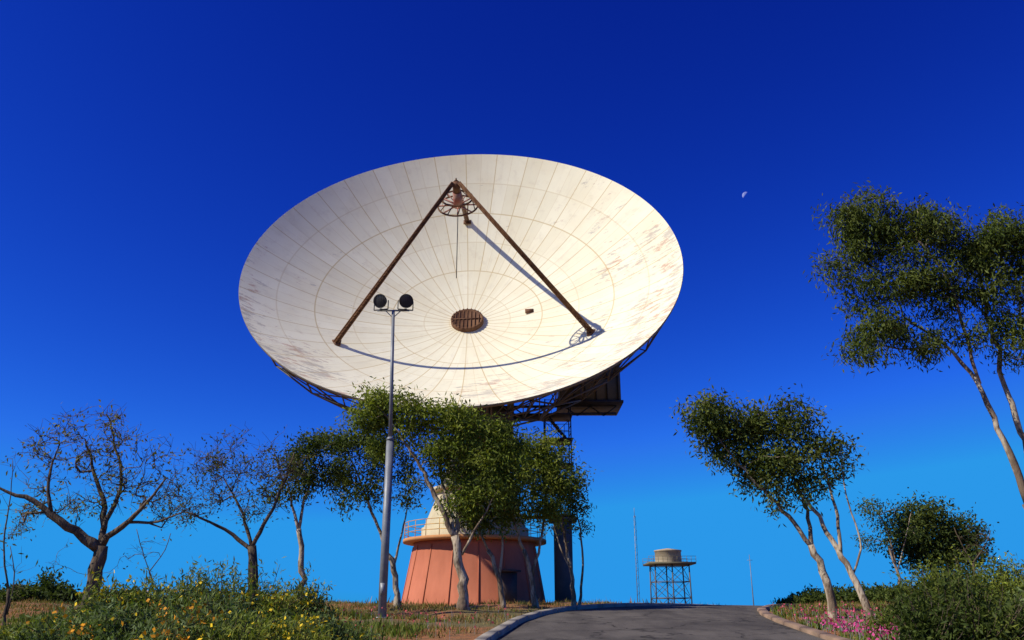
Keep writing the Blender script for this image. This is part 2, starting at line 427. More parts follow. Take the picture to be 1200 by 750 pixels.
for R0 in RI:
    gt=M(nt,'GREATER_THAN',r,R0); idx=gt if idx is None else M(nt,'ADD',idx,gt)
    l=M(nt,'LESS_THAN',M(nt,'ABSOLUTE',M(nt,'SUBTRACT',r,R0)),.04)
    l=M(nt,'MULTIPLY',l,1. if R0 in (5.4,10.4) else .45)
    ring=l if ring is None else M(nt,'MAXIMUM',ring,l)
outer=M(nt,'GREATER_THAN',r,5.4)
rad_in=radial(36,.034); rad_out=radial(72,.026)
seam=M(nt,'MAXIMUM',ring,M(nt,'ADD',M(nt,'MULTIPLY',rad_in,.8),M(nt,'MULTIPLY',M(nt,'MULTIPLY',rad_out,outer),.35)))
pid=M(nt,'FLOOR',M(nt,'MULTIPLY',an,72.))
cmb=N(nt,'ShaderNodeCombineXYZ'); nt.links.new(pid,cmb.inputs[0]); nt.links.new(idx,cmb.inputs[1])
wn=N(nt,'ShaderNodeTexWhiteNoise'); nt.links.new(cmb.outputs[0],wn.inputs[0])
c=MIX(nt,wn.outputs['Value'],(.80,.745,.545),(.86,.81,.61))
na=NOISE(nt,tc.outputs['Object'],.25,5); nb=NOISE(nt,tc.outputs['Object'],1.3,7,.65)
c=MIX(nt,M(nt,'MULTIPLY',RAMP(nt,na,.4,.65),.35),c,(.74,.65,.44))
c=MIX(nt,M(nt,'MULTIPLY',RAMP(nt,nb,.5,.78),.38),c,(.58,.50,.36))
cs=N(nt,'ShaderNodeCombineXYZ'); nt.links.new(M(nt,'MULTIPLY',an,140.),cs.inputs[0]); nt.links.new(M(nt,'MULTIPLY',r,.35),cs.inputs[1])
st_=NOISE(nt,cs.outputs[0],1.,4,.6)
c=MIX(nt,M(nt,'MULTIPLY',RAMP(nt,st_,.5,.75),.28),c,(.58,.51,.38))
mp=N(nt,'ShaderNodeMapping'); nt.links.new(tc.outputs['Object'],mp.inputs[0]); mp.inputs['Scale'].default_value=(.8,3.2,1); mp.inputs['Rotation'].default_value=(0,0,.35)
ns=NOISE(nt,mp.outputs[0],1.1,8,.75); nreg=NOISE(nt,tc.outputs['Object'],.33,2)
side=M(nt,'ADD',M(nt,'MULTIPLY',M(nt,'ABSOLUTE',M(nt,'ADD',x,3.)),.0075),M(nt,'MULTIPLY',y,-.007))
rim=M(nt,'MULTIPLY',RAMP(nt,r,4.,14.),.10)
wear=RAMP(nt,M(nt,'ADD',M(nt,'ADD',ns,M(nt,'MULTIPLY',nreg,.45)),M(nt,'ADD',side,rim)),.968,1.03)
nc=NOISE(nt,tc.outputs['Object'],.6,3)
wc=MIX(nt,RAMP(nt,nc,.46,.62),(.38,.34,.30),(.42,.18,.12))
c=MIX(nt,M(nt,'MULTIPLY',wear,.62),c,wc)
c=MIX(nt,M(nt,'MULTIPLY',seam,.58),c,(.48,.33,.12))
PR(nt,out,c,.8,0,nb,.12,.02,spec=.15); REFL=m
BACK=simple('reflector_back',(.30,.27,.22),(.22,.2,.17),1,.7)
mb=MB(); rs_=[.01,.6]+list(np.linspace(1.2,RD,22))
mb.rev([(a,hz(a)) for a in rs_],144,0)
mb.rev([(RD,hz(RD)),(RD+.03,hz(RD)-.05),(RD,hz(RD)-.22)]+[(a,hz(a)-.12) for a in rs_[::-1][1:]],144,1)
mb.build('reflector',[REFL,BACK],ANT,True,DM)
mb=MB()
mb.rev([(1.18,hz(1.2)-.02),(1.18,.34),(1.05,.38),(1.0,.30),(.01,.30)],40,0)
for i in range(-3,4):
    hw=math.sqrt(max(0,1-(i*.28)**2))
    mb.box((i*.28,0,.33),(.05,2*hw*.97,.06),0)
mb.box((0,0,.345),(1.96,.07,.07),0)
for i in range(24):
    t=i*2*math.pi/24; mb.box((1.12*math.cos(t),1.12*math.sin(t),.40),(.07,.07,.05),0)
mb.build('vertex_cover',[RUST],ANT,False,DM)
mb=MB(); mb.box((4.5,.3,hz(4.5)+.05),(.62,.42,.08),0); mb.box((4.5,.3,hz(4.5)+.10),(.5,.3,.04),0)
mb.build('access_hatch',[RUST],ANT,False,DM)
AP=np.array([0,0,11.6]); RF=9.7
mb=MB(); 
for k_ in range(3):
    t=rad(90+120*k_); foot=np.array([RF*math.cos(t),RF*math.sin(t),hz(RF)+.05])
    d=nrm(AP-foot); s=nrm(np.cross(d,[math.cos(t),math.sin(t),0])); o=np.cross(s,d)
    st=foot; en=AP-d*.25
    L=np.linalg.norm(en-st); nn=int(L/.45)
    offs=[s*.15,-s*.15,o*.24]
    for of in offs: mb.beam(st+of,en+of*.6,.05,0)
    for i in range(nn):
        p=st+(en-st)*i/nn; p2=st+(en-st)*(i+1)/nn
        f1=1-.4*i/nn; f2=1-.4*(i+1)/nn
        for A,B in ((0,1),(1,2),(2,0),(1,0)):
            mb.beam(p+offs[A]*f1,p2+offs[B]*f2,.022,0,3)
    mb.tube([st+o*.05,en+o*.05],[.085,.075],4,0)
    mb.box(foot,(.6,.6,.1),0)
for z,R1 in ((9.7,1.3),(10.25,1.0)):
    a=np.linspace(0,2*math.pi,33); mb.tube(np.stack([R1*np.cos(a),R1*np.sin(a),a*0+z],1),.06,4,0,cap=False)
for i in range(12):
    a=i*math.pi/6; a_=(i+.5)*math.pi/6
    mb.beam([1.3*math.cos(a),1.3*math.sin(a),9.7],[1.0*math.cos(a_),1.0*math.sin(a_),10.25],.035,0)
mb.rev([(.01,10.7),(.25,10.7),(.25,11.4),(.01,11.4)],16,0)
mb.build('tripod_legs',[RUST],ANT,False,DM)
mb=MB()
for i in range(8):
    a=i*math.pi/4; mb.beam([0.1*math.cos(a),.1*math.sin(a),9.75],[1.28*math.cos(a),1.28*math.sin(a),9.72],.05,0)
    mb.beam([.1*math.cos(a),.1*math.sin(a),9.75],[.95*math.cos(a),.95*math.sin(a),10.25],.035,0)
mb.rev([(.01,9.6),(.28,9.6),(.28,10.7),(.01,10.7)],16,0)
mb.build('subreflector_support',[simple('red_oxide_paint',(.38,.13,.09),(.45,.3,.24),3,.6)],ANT,False,DM)
mb=MB(); c0=VX+n_*9.6; mb.tube([c0,c0-[0,0,2.],c0-[0,0,5.0]],[.03,.03,.03],5,0)
mb.build('hanging_cable',[DARK],ANT)
mb=MB(); NR=24; RT=[14.5,12.3,9.8,7.2,4.6]; OF=[1.3,2.8,3.5,3.8,3.9]
def tp(i,a): return np.array([RT[i]*math.cos(a),RT[i]*math.sin(a),hz(RT[i])-.2])
def bp(i,a): return np.array([RT[i]*.985*math.cos(a),RT[i]*.985*math.sin(a),hz(RT[i])-.2-OF[i]])
for k_ in range(NR):
    a=2*math.pi*(k_+.5)/NR; b=2*math.pi*(k_+1.5)/NR
    for i in range(5):
        mb.beam(tp(i,a),bp(i,a),.05); mb.beam(bp(i,a),bp(i,b),.055); mb.beam(tp(i,a),tp(i,b),.05)
        if i<4:
            mb.beam(tp(i,a),tp(i+1,a),.06); mb.beam(bp(i,a),bp(i+1,a),.065); mb.beam(tp(i,a),bp(i+1,a),.045)
            mb.beam(bp(i,a),bp(i+1,b),.04)
        mb.beam(bp(i,a),tp(i,b),.04)
mb.rev([(4.4,-.3),(4.2,-2.8),(3.2,-3.6),(.01,-3.6)],24)
mb.build('backing_truss',[TRUSS],ANT,False,DM)

# pedestal
PX,PYY=-2.6,61.5; PZ0=2.0
def zz(v,Y): return pt(600,v,Y)[2]
z1=zz(629,PYY-4.3); z2=zz(572,PYY-3)
mb=MB(); c0=(PX,PYY,0)
mb.rev([(5.15,PZ0-.3),(5.1,PZ0+.25),(4.98,PZ0+.27),(4.25,z1-.35),(4.25,z1-.12),(.5,z1-.12)],48,0,c0)
for i in range(16):
    a=i*math.pi/8+.1; mb.beam((PX+5.0*math.cos(a),PYY+5.0*math.sin(a),PZ0+.27),(PX+4.27*math.cos(a),PYY+4.27*math.sin(a),z1-.36),.045)
mb.build('pedestal_base',[TERR],ANT)
mb=MB(); a=rad(-62); 
dx,dy=math.cos(a),math.sin(a); AXD=np.array([[-dy,dx,0],[dx,dy,0],[0,0,1]])
mb.box((PX+4.85*dx,PYY+4.85*dy,PZ0+1.3),(1.2,.5,2.2),0,AXD); mb.box((PX+4.9*dx,PYY+4.9*dy,PZ0+2.5),(1.6,.8,.12),0,AXD)
mb.build('pedestal_door',[DOORM],ANT)
mb=MB()
mb.rev([(4.2,z1-.118),(5.0,z1-.1),(5.0,z1+.12),(3.5,z1+.12)],48,0,c0)
mb.build('balcony',[simple('balcony_paint',(.6,.27,.10),(.5,.24,.1),1.2,.8)],ANT)
mb=MB(); 
for i in range(28):
    a=i*2*math.pi/28; b=(i+1)*2*math.pi/28
    A=np.array([PX+4.93*math.cos(a),PYY+4.93*math.sin(a),z1+.1]); B=np.array([PX+4.93*math.cos(b),PYY+4.93*math.sin(b),z1+.1])
    mb.beam(A,A+[0,0,1.1],.03)
    for h in (.4,.75,1.1): mb.beam(A+[0,0,h],B+[0,0,h],.028)
mb.build('balcony_railing',[ORRAIL],ANT)
mb=MB()
mb.rev([(3.75,z1+.12),(3.75,z1+.9),(3.6,z1+.95),(2.75,z2-.2),(2.75,z2+.1),(3.1,z2+.1),(3.1,z2+.35),(.2,z2+.35)],48,0,c0)
mb.build('pedestal_upper_cone',[CREAM],ANT)
mb=MB(); zc=z2+.35
mb.rev([(2.5,zc),(2.5,zc+1.0),(2.1,zc+1.1),(2.1,zc+2.8),(3.0,zc+3.0),(3.0,zc+3.35),(.1,zc+3.35)],32,0,c0)
zt=zc+3.35
cx=PX+.6
mb.box((cx,PYY+.3,zt+1.2),(4.2,3.6,2.4),0)
mb.box((cx-1.9,PYY-.6,zt+4.3),(.5,3.0,4.4),0); mb.box((cx+1.9,PYY-.6,zt+4.3),(.5,3.0,4.4),0)
for s in (-1,1):
    mb.beam((cx+s*1.9,PYY-2,zt+.3),VX-n_*3+np.array([s*2.8,0,0]),.22); mb.beam((cx+s*1.9,PYY+1,zt+2),VX-n_*3+np.array([s*2.8,0,1.]),.2)
mb.rev([(.7,-2.6),(.7,2.6)],20,0,(cx,PYY-.8,zt+5.2),[[0,0,1],[0,1,0],[1,0,0]])
mb.build('turning_head',[OLIVE],ANT)
p1=pt(655,428,PYY+1); p2=pt(726,473,PYY+1)
mb=MB(); bx=(p1[0]+p2[0])/2; bz=(p1[2]+p2[2])/2; bw=p2[0]-p1[0]; bh=p1[2]-p2[2]
mb.box((bx,PYY+2,bz),(bw,4,bh),0); mb.box((bx,PYY+2,p2[2]-.1),(bw+.3,4.4,.18),1); mb.box((bx,PYY+2,p1[2]+.1),(bw+.3,4.4,.18),1)
for i in range(6): mb.box((p1[0]+.2+i*(bw-.4)/5,PYY-.04,bz),(.09,.1,bh-.1),1)
for zz_ in (p2[2]-.4,p2[2]-1.0): mb.beam((cx,PYY+.5,zz_),(p2[0]-.3,PYY+.8,zz_+.2),.12,1)
for i in range(8):
    xa=cx+2+(p2[0]-cx-2.3)*i/8; xb=cx+2+(p2[0]-cx-2.3)*(i+1)/8
    mb.beam((xa,PYY+.65,p2[2]-(1.0 if i%2 else .3)),(xb,PYY+.65,p2[2]-(.3 if i%2 else 1.0)),.06,1)
mb.build('equipment_cabin',[OLIVE,DARK],ANT)
mb=MB(); sx0=pt(640,600,PYY-1)[0]; sx1=pt(671,600,PYY-1)[0]; sy0,sy1=PYY-1.2,PYY+1.0
zb=zz(604,PYY-1); ztp=zz(486,PYY-1); lv=np.linspace(zb,ztp,5)
for X_ in (sx0,sx1):
    for Y_ in (sy0,sy1): mb.beam((X_,Y_,zb-.3),(X_,Y_,ztp+1.1),.055)
for i,z in enumerate(lv):
    mb.box(((sx0+sx1)/2,(sy0+sy1)/2,z),(sx1-sx0+.3,sy1-sy0+.3,.08),0)
    for h in (.5,1.05):
        for Y_ in (sy0,sy1): mb.beam((sx0,Y_,z+h),(sx1,Y_,z+h),.025)
        for X_ in (sx0,sx1): mb.beam((X_,sy0,z+h),(X_,sy1,z+h),.025)
    for f in (.25,.5,.75): mb.beam((sx0+(sx1-sx0)*f,sy0,z),(sx0+(sx1-sx0)*f,sy0,z+1.05),.02)
    if i<4:
        z_2=lv[i+1]; a,b=(sx0+.2,sx1-.2) if i%2==0 else (sx1-.2,sx0+.2)
        for Y_ in (sy0+.35,sy0+1.15): mb.beam((a,Y_,z),(b,Y_,z_2),.05)
        for k_ in range(9):
            t=(k_+.5)/9; mb.box((a+(b-a)*t,sy0+.75,z+(z_2-z)*t),(.24,.8,.04),0)
        mb.beam((sx0,sy1,z),(sx1,sy1,z_2),.03); mb.beam((sx1,sy1,z),(sx0,sy1,z_2),.03)
        mb.beam((sx0,sy0,z),(sx0,sy1,z_2),.03)
mb.box(((sx0+PX+3)/2,PYY,ztp-.05),(sx0-PX-2,1.4,.1),0); mb.box(((sx0+PX+3)/2,PYY,zb-.02),(sx0-PX-2,1.4,.1),0)
mb.build('stair_tower',[DARK],ANT)
mb=MB(); xm=pt(661,660,PYY-1)[0]; mb.box((xm,PYY-.2,(PZ0-.3+zb-.35)/2),(1.2,1.6,zb-.35-PZ0+.3),0)
mb.box((xm,PYY-.2,zb-.25),(1.9,2.2,.25),0)
mb.build('stair_tower_pillar',[simple('dark_concrete',(.09,.10,.11),(.13,.13,.13),1,.9)],ANT)

# ---------------------------------------------------------------- light pole
LP=empty('floodlight_pole'); by=31.; b0=pt(448,712,by); bx=b0[0]; gz=float(g(bx,by))
zm=pt(447,516,by)[2]; zt=pt(455,364,by)[2]
mb=MB(); mb.tube([(bx,by,gz-.2),(bx,by,zm)],[.15,.14],16); mb.tube([(bx,by,zm),(bx,by,zm+.12)],[.165,.1],16)
mb.tube([(bx,by,zm),(bx-.12,by,zt)],[.075,.06],12); mb.box((bx,by,gz+.06),(.5,.5,.06)); mb.box((bx,by-.155,gz+1.),(.16,.03,.4))
bx-=.12
mb.tube([(bx-.62,by,zt-.0),(bx+.62,by,zt)],[.035,.035],8)
for s in (-1,1): mb.beam((bx+s*.3,by,zt),(bx,by,zt-.3),.02)
mb.build('pole',[STEEL_G],LP)
mb=MB()
for s in (-1,1):
    fx=bx+s*.47; c=np.array([fx,by-.05,zt+.38]); dr=nrm([s*.25,-.9,-.35]); sx=nrm(np.cross(dr,[0,0,1])); sz=np.cross(sx,dr)
    AX=np.array([sx,sz,dr])
    mb.rev([(.01,-.34),(.09,-.34),(.12,-.2),(.2,-.08),(.26,.1),(.275,.12),(.275,.16),(.25,.16),(.24,.12)],24,0,c,AX)
    mb.rev([(.24,.12),(.12,.145),(.001,.15)],24,1,c,AX)
    for k_ in range(-3,4): mb.beam(c+sx*k_*.07+sz*math.sqrt(.0625-(k_*.07)**2)*.95+dr*.17,c+sx*k_*.07-sz*math.sqrt(.0625-(k_*.07)**2)*.95+dr*.17,.006,0)
    a_=[c+sx*.29,c+sx*.29-[0,0,.36],c-sx*.29-[0,0,.36],c-sx*.29]
    mb.tube(a_[:2],.02,6,0); mb.tube(a_[1:3],.025,6,0); mb.tube(a_[2:],.02,6,0)
    mb.box((fx,by,zt+.03),(.1,.1,.08),0)
m,nt,out=newmat('lamp_glass'); PR(nt,out,(.05,.055,.06),.15,0)
mb.build('floodlights',[DARK,m],LP)

# ---------------------------------------------------------------- water tower, masts
WT=empty('water_tower'); wy=92.
a=pt(757,662,wy); b=pt(811,662,wy); wx=(a[0]+b[0])/2; wz=a[2]; gz=float(g(wx,wy)); hw=(b[0]-a[0])/2
mb=MB(); lw=hw*.72
for X_ in (-lw,0,lw):
    for Y_ in (-lw,lw): mb.beam((wx+X_*1.04,wy+Y_,gz-.2),(wx+X_,wy+Y_,wz),.08)
nl=3; zs=np.linspace(gz,wz-.1,nl+1)
for i in range(nl):
    for Y_ in (-lw,lw):
        for s in (0,1):
            xa=wx-lw+s*lw; xb=xa+lw
            mb.beam((xa,wy+Y_,zs[i]),(xb,wy+Y_,zs[i+1]),.03); mb.beam((xb,wy+Y_,zs[i]),(xa,wy+Y_,zs[i+1]),.03)
        mb.beam((wx-lw,wy+Y_,zs[i+1]),(wx+lw,wy+Y_,zs[i+1]),.05)
    for X_ in (-lw,lw):
        mb.beam((wx+X_,wy-lw,zs[i]),(wx+X_,wy+lw,zs[i+1]),.03); mb.beam((wx+X_,wy-lw,zs[i+1]),(wx+X_,wy+lw,zs[i+1]),.05)
mb.build('tower_frame',[simple('tower_steel',(.09,.09,.085),(.14,.12,.10),2,.6)],WT)
mb=MB(); mb.box((wx,wy,wz+.08),(2*hw,2*hw*.9,.2),0)
for i in range(11):
    x_=wx-hw+2*hw*i/10
    for Y_ in (-hw*.88,hw*.88): mb.beam((x_,wy+Y_,wz+.1),(x_,wy+Y_,wz+.75),.025)
for h in (.45,.75):
    for Y_ in (-hw*.88,hw*.88): mb.beam((wx-hw,wy+Y_,wz+h),(wx+hw,wy+Y_,wz+h),.025)
mb.build('platform',[OLIVE],WT)
mb=MB(); tx=pt(783,655,wy)[0]; zt_=pt(783,645,wy)[2]
mb.rev([(1.32,wz+.18),(1.35,wz+.3),(1.35,zt_-.15),(1.42,zt_-.12),(1.42,zt_),(.01,zt_+.22)],32,0,(tx,wy,0))
mb.build('water_tank',[simple('tank_concrete',(.5,.41,.28),(.36,.29,.2),1.,.9)],WT)
mb=MB(); y_=110.; t_=pt(743,595,y_); gx=t_[0]; gz=float(g(gx,y_))
for i in range(3):
    a=i*2.094; mb.beam((gx+.2*math.cos(a),y_+.2*math.sin(a),gz-.2),(gx+.12*math.cos(a),y_+.12*math.sin(a),t_[2]-1),.03)
zz0=np.linspace(gz,t_[2]-1,40)
for i in range(39):
    a=(i%3)*2.094; b=((i+1)%3)*2.094
    mb.beam((gx+.18*math.cos(a),y_+.18*math.sin(a),zz0[i]),(gx+.18*math.cos(b),y_+.18*math.sin(b),zz0[i+1]),.02,0,3)
mb.beam((gx,y_,t_[2]-1.2),(gx,y_,t_[2]),.035)
mb.build('radio_mast',[STEEL_G])
mb=MB(); y_=100.; t_=pt(878,650,y_); gx=t_[0]; gz=float(g(gx,y_)); mb.tube([(gx,y_,gz-.2),(gx,y_,t_[2])],[.07,.03],8); mb.beam((gx-.3,y_,t_[2]-.6),(gx+.3,y_,t_[2]-.6),.03)
mb.build('antenna_pole',[STEEL_G])
mb=MB()
for i in range(14):
    x_=-31+i*1.5; z_=float(g(x_,46)); mb.beam((x_,46,z_-.2),(x_,46,z_+.75),.05)
    if i<13:
        z2_=float(g(x_+1.5,46)); mb.beam((x_,46,z_+.7),(x_+1.5,46,z2_+.7),.045)
mb.build('rail_fence',[simple('fence_paint',(.45,.3,.25),(.4,.25,.2),2,.8)])

# ---------------------------------------------------------------- trees
make_tree('bare_tree',28,[([(108,694),(113,665),(119,640)],.30,.22),
 ([(117,643,0),(95,628,-.3),(60,600,-.6),(25,580,-.8),(-15,567,-1)],.20,.10),
 ([(119,640,0),(125,600,.3),(112,560,.5),(100,515,.6)],.14,.04),
 ([(119,640,0),(150,612,-.3),(172,590,-.8),(195,560,-1)],.13,.04),
 ([(122,620,0),(145,565,.8),(135,520,1),(128,490,1)],.09,.03),
 ([(60,600,-.6),(55,560,-.6),(70,520,-.3)],.07,.03),
 ([(150,612,-.3),(185,612,-.5),(215,600,-1)],.06,.03)],
 [(70,532,50,42,.8),(120,512,48,38,.9),(165,552,45,45,.9),(60,590,50,30,.5),(190,590,30,30,.8),(110,580,50,35,.6),(20,600,35,35,.35)],
 dens=1.6,lpt=9,leaf=(.14,.06),cols=[(.17,.18,.03),(.10,.12,.03),(.24,.20,.03)],barkm=BARKD,seed=1,rt=.011,twigs=5,crad=.2,rs=.9)
make_tree('bare_tree',31,[([(298,694),(298,665),(295,640)],.22,.17),
 ([(296,645,0),(275,628,0),(245,610,-.4),(215,600,-.6)],.09,.04),
 ([(295,642,0),(285,600,.3),(262,560,.5)],.08,.03),
 ([(295,642,0),(310,615,0),(330,570,.3),(345,530,.3)],.09,.03)],
 [(235,562,42,42,.9),(275,540,45,34,1),(325,545,40,34,.9),(222,600,30,20,.8),(290,590,50,25,.6)],
 dens=1.9,lpt=9,leaf=(.14,.055),cols=[(.11,.12,.03),(.07,.09,.02)],barkm=BARKD,seed=2,rt=.010,twigs=5,crad=.2,rs=.9)
make_tree('gum_tree',34,[([(357,696),(353,655),(350,620)],.16,.13),
 ([(350,622,0),(342,590,0),(335,560,0)],.09,.04),([(350,622,0),(358,580,.3),(375,540,.4)],.09,.04)],
 [(345,535,26,16),(375,522,25,15),(352,560,36,18,.9),(330,575,22,18,.7),(385,550,15,18,.8)],
 dens=1.1,lpt=110,cols=G_DARK,barkm=BARKW,seed=3)
make_tree('gum_tree',37,[([(467,716),(463,670),(450,640)],.17,.14),
 ([(452,642,0),(436,600,0),(420,560,0),(408,530,0)],.10,.04),([(460,670,0),(470,630,0),(478,590,.5)],.08,.03),
 ([(450,640,0),(455,600,0),(450,550,.4)],.08,.03)],
 [(398,518,26,17),(430,515,28,20),(455,540,26,25),(405,550,26,22,.8),(478,568,22,20,.8),(430,570,25,18,.6),(400,585,12,15,.5)],
 dens=1.1,lpt=105,cols=G_DARK+[(.14,.165,.035)],barkm=BARKW,seed=4)
make_tree('gum_tree',33,[([(544,716),(541,665),(533,628)],.25,.20),
 ([(534,630,0),(515,590,-.2),(492,548,-.3),(470,508,-.4),(448,482,-.4)],.15,.05),
 ([(533,628,0),(540,585,.3),(550,540,.4),(556,505,.4)],.13,.05),
 ([(533,628,0),(522,580,.4),(512,540,.8),(500,505,.8)],.10,.04),
 ([(541,650,0),(562,612,-.4),(580,580,-.6)],.08,.03)],
 [(450,472,36,17,1.1),(434,492,26,18),(482,480,28,18),(468,505,25,18,.7),(520,490,30,20,1),(548,500,30,24,1.1),(582,522,30,26,1.1),(545,535,38,24,1),(594,555,22,26,1),(568,572,34,20,1),(508,532,24,22,.8),(530,565,28,16,.8),(440,522,16,20,.5),(545,595,24,14,.5)],
 dens=1.2,lpt=108,cols=G_LITE,barkm=BARKW,seed=5)
make_tree('gum_tree',35,[([(590,716),(585,675),(572,645)],.13,.10),
 ([(572,645,0),(560,620,0),(550,595,0)],.06,.03),([(585,675,0),(590,630,0),(585,590,0)],.07,.03)],
 [(575,594,30,18,1),(590,575,24,22,1),(552,595,20,15,1),(575,615,22,10,.6)],
 dens=1.1,lpt=95,cols=G_MID,barkm=BARKW,seed=6)
make_tree('gum_tree',36,[([(628,714),(624,675),(614,645)],.15,.12),
 ([(614,645,0),(603,615,0),(598,580,0),(600,545,0)],.08,.03),([(624,675,0),(634,635,0),(640,590,0),(640,550,0)],.08,.03)],
 [(612,522,24,18),(598,545,22,24),(640,525,26,18),(625,560,34,27,.9),(655,555,24,24),(605,592,26,20,.9),(645,592,27,20,.8)],
 dens=1.15,lpt=100,cols=G_LITE,barkm=BARKW,seed=7)
make_tree('gum_tree',37.5,[([(675,714),(669,670),(662,630),(655,590)],.13,.05),([(677,714,0,1),(684,665,0),(680,620,0),(674,590,0)],.08,.03),([(669,668,0),(655,640,0),(648,610,0)],.05,.03)],
 [(660,560,18,22,.8),(674,585,13,20,.9),(650,600,14,14,.6),(682,610,8,18,.6)],
 dens=1.0,lpt=75,cols=G_MID,barkm=BARKW,seed=8,twigs=1)
make_tree('gum_tree',30,[([(979,720),(966,670),(950,638)],.19,.15),
 ([(1022,732,-1,1),(1008,690,-.8),(985,650,-.4),(965,615,0),(945,585,0)],.17,.08),
 ([(951,640,0),(925,605,0),(895,575,-.2),(865,545,-.3),(840,510,-.3)],.11,.04),
 ([(951,640,0),(945,590,.4),(925,550,.5),(905,520,.5)],.10,.04),
 ([(985,650,-.4),(982,600,-.3),(965,550,0),(955,510,0)],.09,.03),
 ([(1000,672,-.6),(1012,640,-.5),(990,580,-.3),(985,530,-.2)],.05,.02)],
 [(832,478,26,16,1.1),(816,492,14,14,1),(842,505,30,24,1.1),(868,488,30,20),(868,530,28,22,.9),(895,510,30,26),(898,548,36,26,1),(925,490,24,22,.9),(938,525,26,26,.9),(930,570,25,18,.9),(968,520,22,24,.6),(955,555,20,22,.7),(905,585,16,14,.7),(985,550,12,28,.4)],
 dens=1.25,lpt=110,cols=G_DARK+[(.14,.165,.035),(.17,.19,.04)],barkm=BARKW,seed=9,twigs=1)
make_tree('gum_tree',20,[([(1275,775),(1234,665),(1205,590)],.20,.17),
 ([(1205,590,0),(1178,520,0),(1148,450,.2),(1105,400,.4),(1058,370,.4)],.12,.04),
 ([(1305,790,1,1),(1250,670,.8),(1213,560,.6),(1188,480,.5),(1165,400,.5),(1148,320,.5)],.14,.05),
 ([(1213,560,.6),(1216,480,.9),(1200,400,1.),(1190,320,1)],.08,.04),
 ([(1148,450,.2),(1130,390,.0),(1115,330,-.2),(1075,280,-.3)],.06,.03),
 ([(1105,400,.4),(1065,415,.4),(1035,405,.4)],.04,.02)],
 [(992,262,26,22,1.1),(985,305,20,24,.9),(1022,240,30,18,1.1),(1018,285,30,30,1.1),(1055,262,34,26,1.1),(1055,320,36,30,1),(1018,345,28,22,.9),(1030,385,36,26,1),(1012,412,28,18,.8),(1098,268,34,26,1.1),(1095,335,34,30,1),(1135,300,28,32,1),(1075,395,24,22,.8),(1165,282,34,28,1.1),(1165,350,28,30,.9),(1205,290,34,34,1.1),(1195,400,26,30,.8),(1240,350,36,50,.9),(1130,390,22,24,.5),(1270,280,40,45,.9)],
 dens=2.5,lpt=120,leaf=(.15,.038),cols=G_DARK+[(.14,.165,.035),(.11,.135,.03)],barkm=BARKW,seed=10,rt=.007,crad=.19,bias=(0,0,-1.1))
make_tree('gum_tree',46,[([(1063,712),(1052,670),(1042,640)],.12,.08),([(1050,660,0),(1040,620,0),(1028,600,0)],.06,.03),([(1052,668,0),(1062,630,0),(1068,600,0)],.05,.03)],
 [(1022,602,20,14,.8),(1045,595,18,12,.7),(1035,620,22,14,.7),(1065,625,18,14,.5),(1020,630,12,12,.4)],
 dens=.8,lpt=70,cols=G_DARK,seed=11)
make_tree('shade_tree',58,[([(1095,712),(1095,680),(1092,655)],.25,.2),([(1092,655,0),(1075,635,0),(1062,620,0)],.12,.06),([(1092,655,0),(1110,630,0),(1125,625,0)],.12,.06)],
 [(1072,612,28,18),(1098,608,30,20),(1126,630,28,16),(1090,638,42,18),(1060,634,16,12),(1142,647,12,10),(1105,652,44,14)],
 dens=.5,lpt=120,leaf=(.28,.12),cols=G_DARK,barkm=BARKD,seed=12,crad=.5)
make_tree('bare_tree',52,[([(1142,712),(1142,680),(1140,660)],.12,.09),([(1140,660,0),(1125,635,0),(1118,618,0)],.06,.03),([(1140,660,0),(1155,640,0),(1160,625,0)],.06,.03)],
 [(1140,630,24,24),(1158,640,16,22)],dens=.6,lpt=3,barkm=BARKD,cols=G_DARK,seed=13,rt=.012,twigs=3)
make_tree('bare_tree',24,[([(2,760),(8,720),(10,690)],.07,.05),([(10,690,0),(2,640,0),(12,590,0),(15,540,0)],.035,.012),([(8,720,0),(20,680,0),(12,640,0)],.03,.012)],
 [(0,620,22,60,.6),(10,560,15,40,.5),(20,670,16,40,.6)],dens=.8,lpt=3,barkm=BARKD,cols=G_DARK,seed=14,rt=.006,twigs=3)
make_tree('bare_tree',40,[([(185,712),(180,690),(175,670)],.06,.05),([(175,670,0),(165,640,0),(160,620,0)],.03,.02),([(175,670,0),(195,645,0),(200,625,0)],.03,.02)],
 [(175,645,30,22,.6),(60,650,30,18,.2),(140,655,22,15,.4)],dens=.5,lpt=4,barkm=BARKD,cols=G_DARK,seed=15,rt=.01,twigs=3)

GREY=[(.12,.17,.06),(.18,.225,.085),(.08,.12,.035),(.14,.18,.05)]
OLV=[(.15,.19,.03),(.20,.23,.035),(.10,.14,.025),(.25,.25,.04)]
L=[(40,724,16.5,1.0),(92,704,18,1.2),(150,688,18.5,1.2),(185,662,17.5,.9),(218,667,18.5,1.1),(258,658,18,1.2),(308,662,19,1.1),(345,685,19,.9),
 (120,710,15.5,1.),(225,695,15.5,1.1),(292,700,15.8,1.),(368,708,17.5,.7),(10,734,15,.9),(178,700,15.2,.9),(395,730,18,.6),(340,716,15.5,.8),(70,732,14.5,.8),(205,718,14,.9),(270,720,14,.9),(140,728,14,.8)]
for i,(u,v,Y,r) in enumerate(L):
    make_bush('flowering_shrub' if i%2 else 'wattle_shrub',u,v,Y,r*1.08,n=6500,cols=GREY if i%3 else OLV,leaf=(.135,.03),seed=i,flow=.10 if i%2 else .03,fcol=(.70,.30,.02) if i%4==1 else (.78,.54,.03),stems=110,wisp=.7)
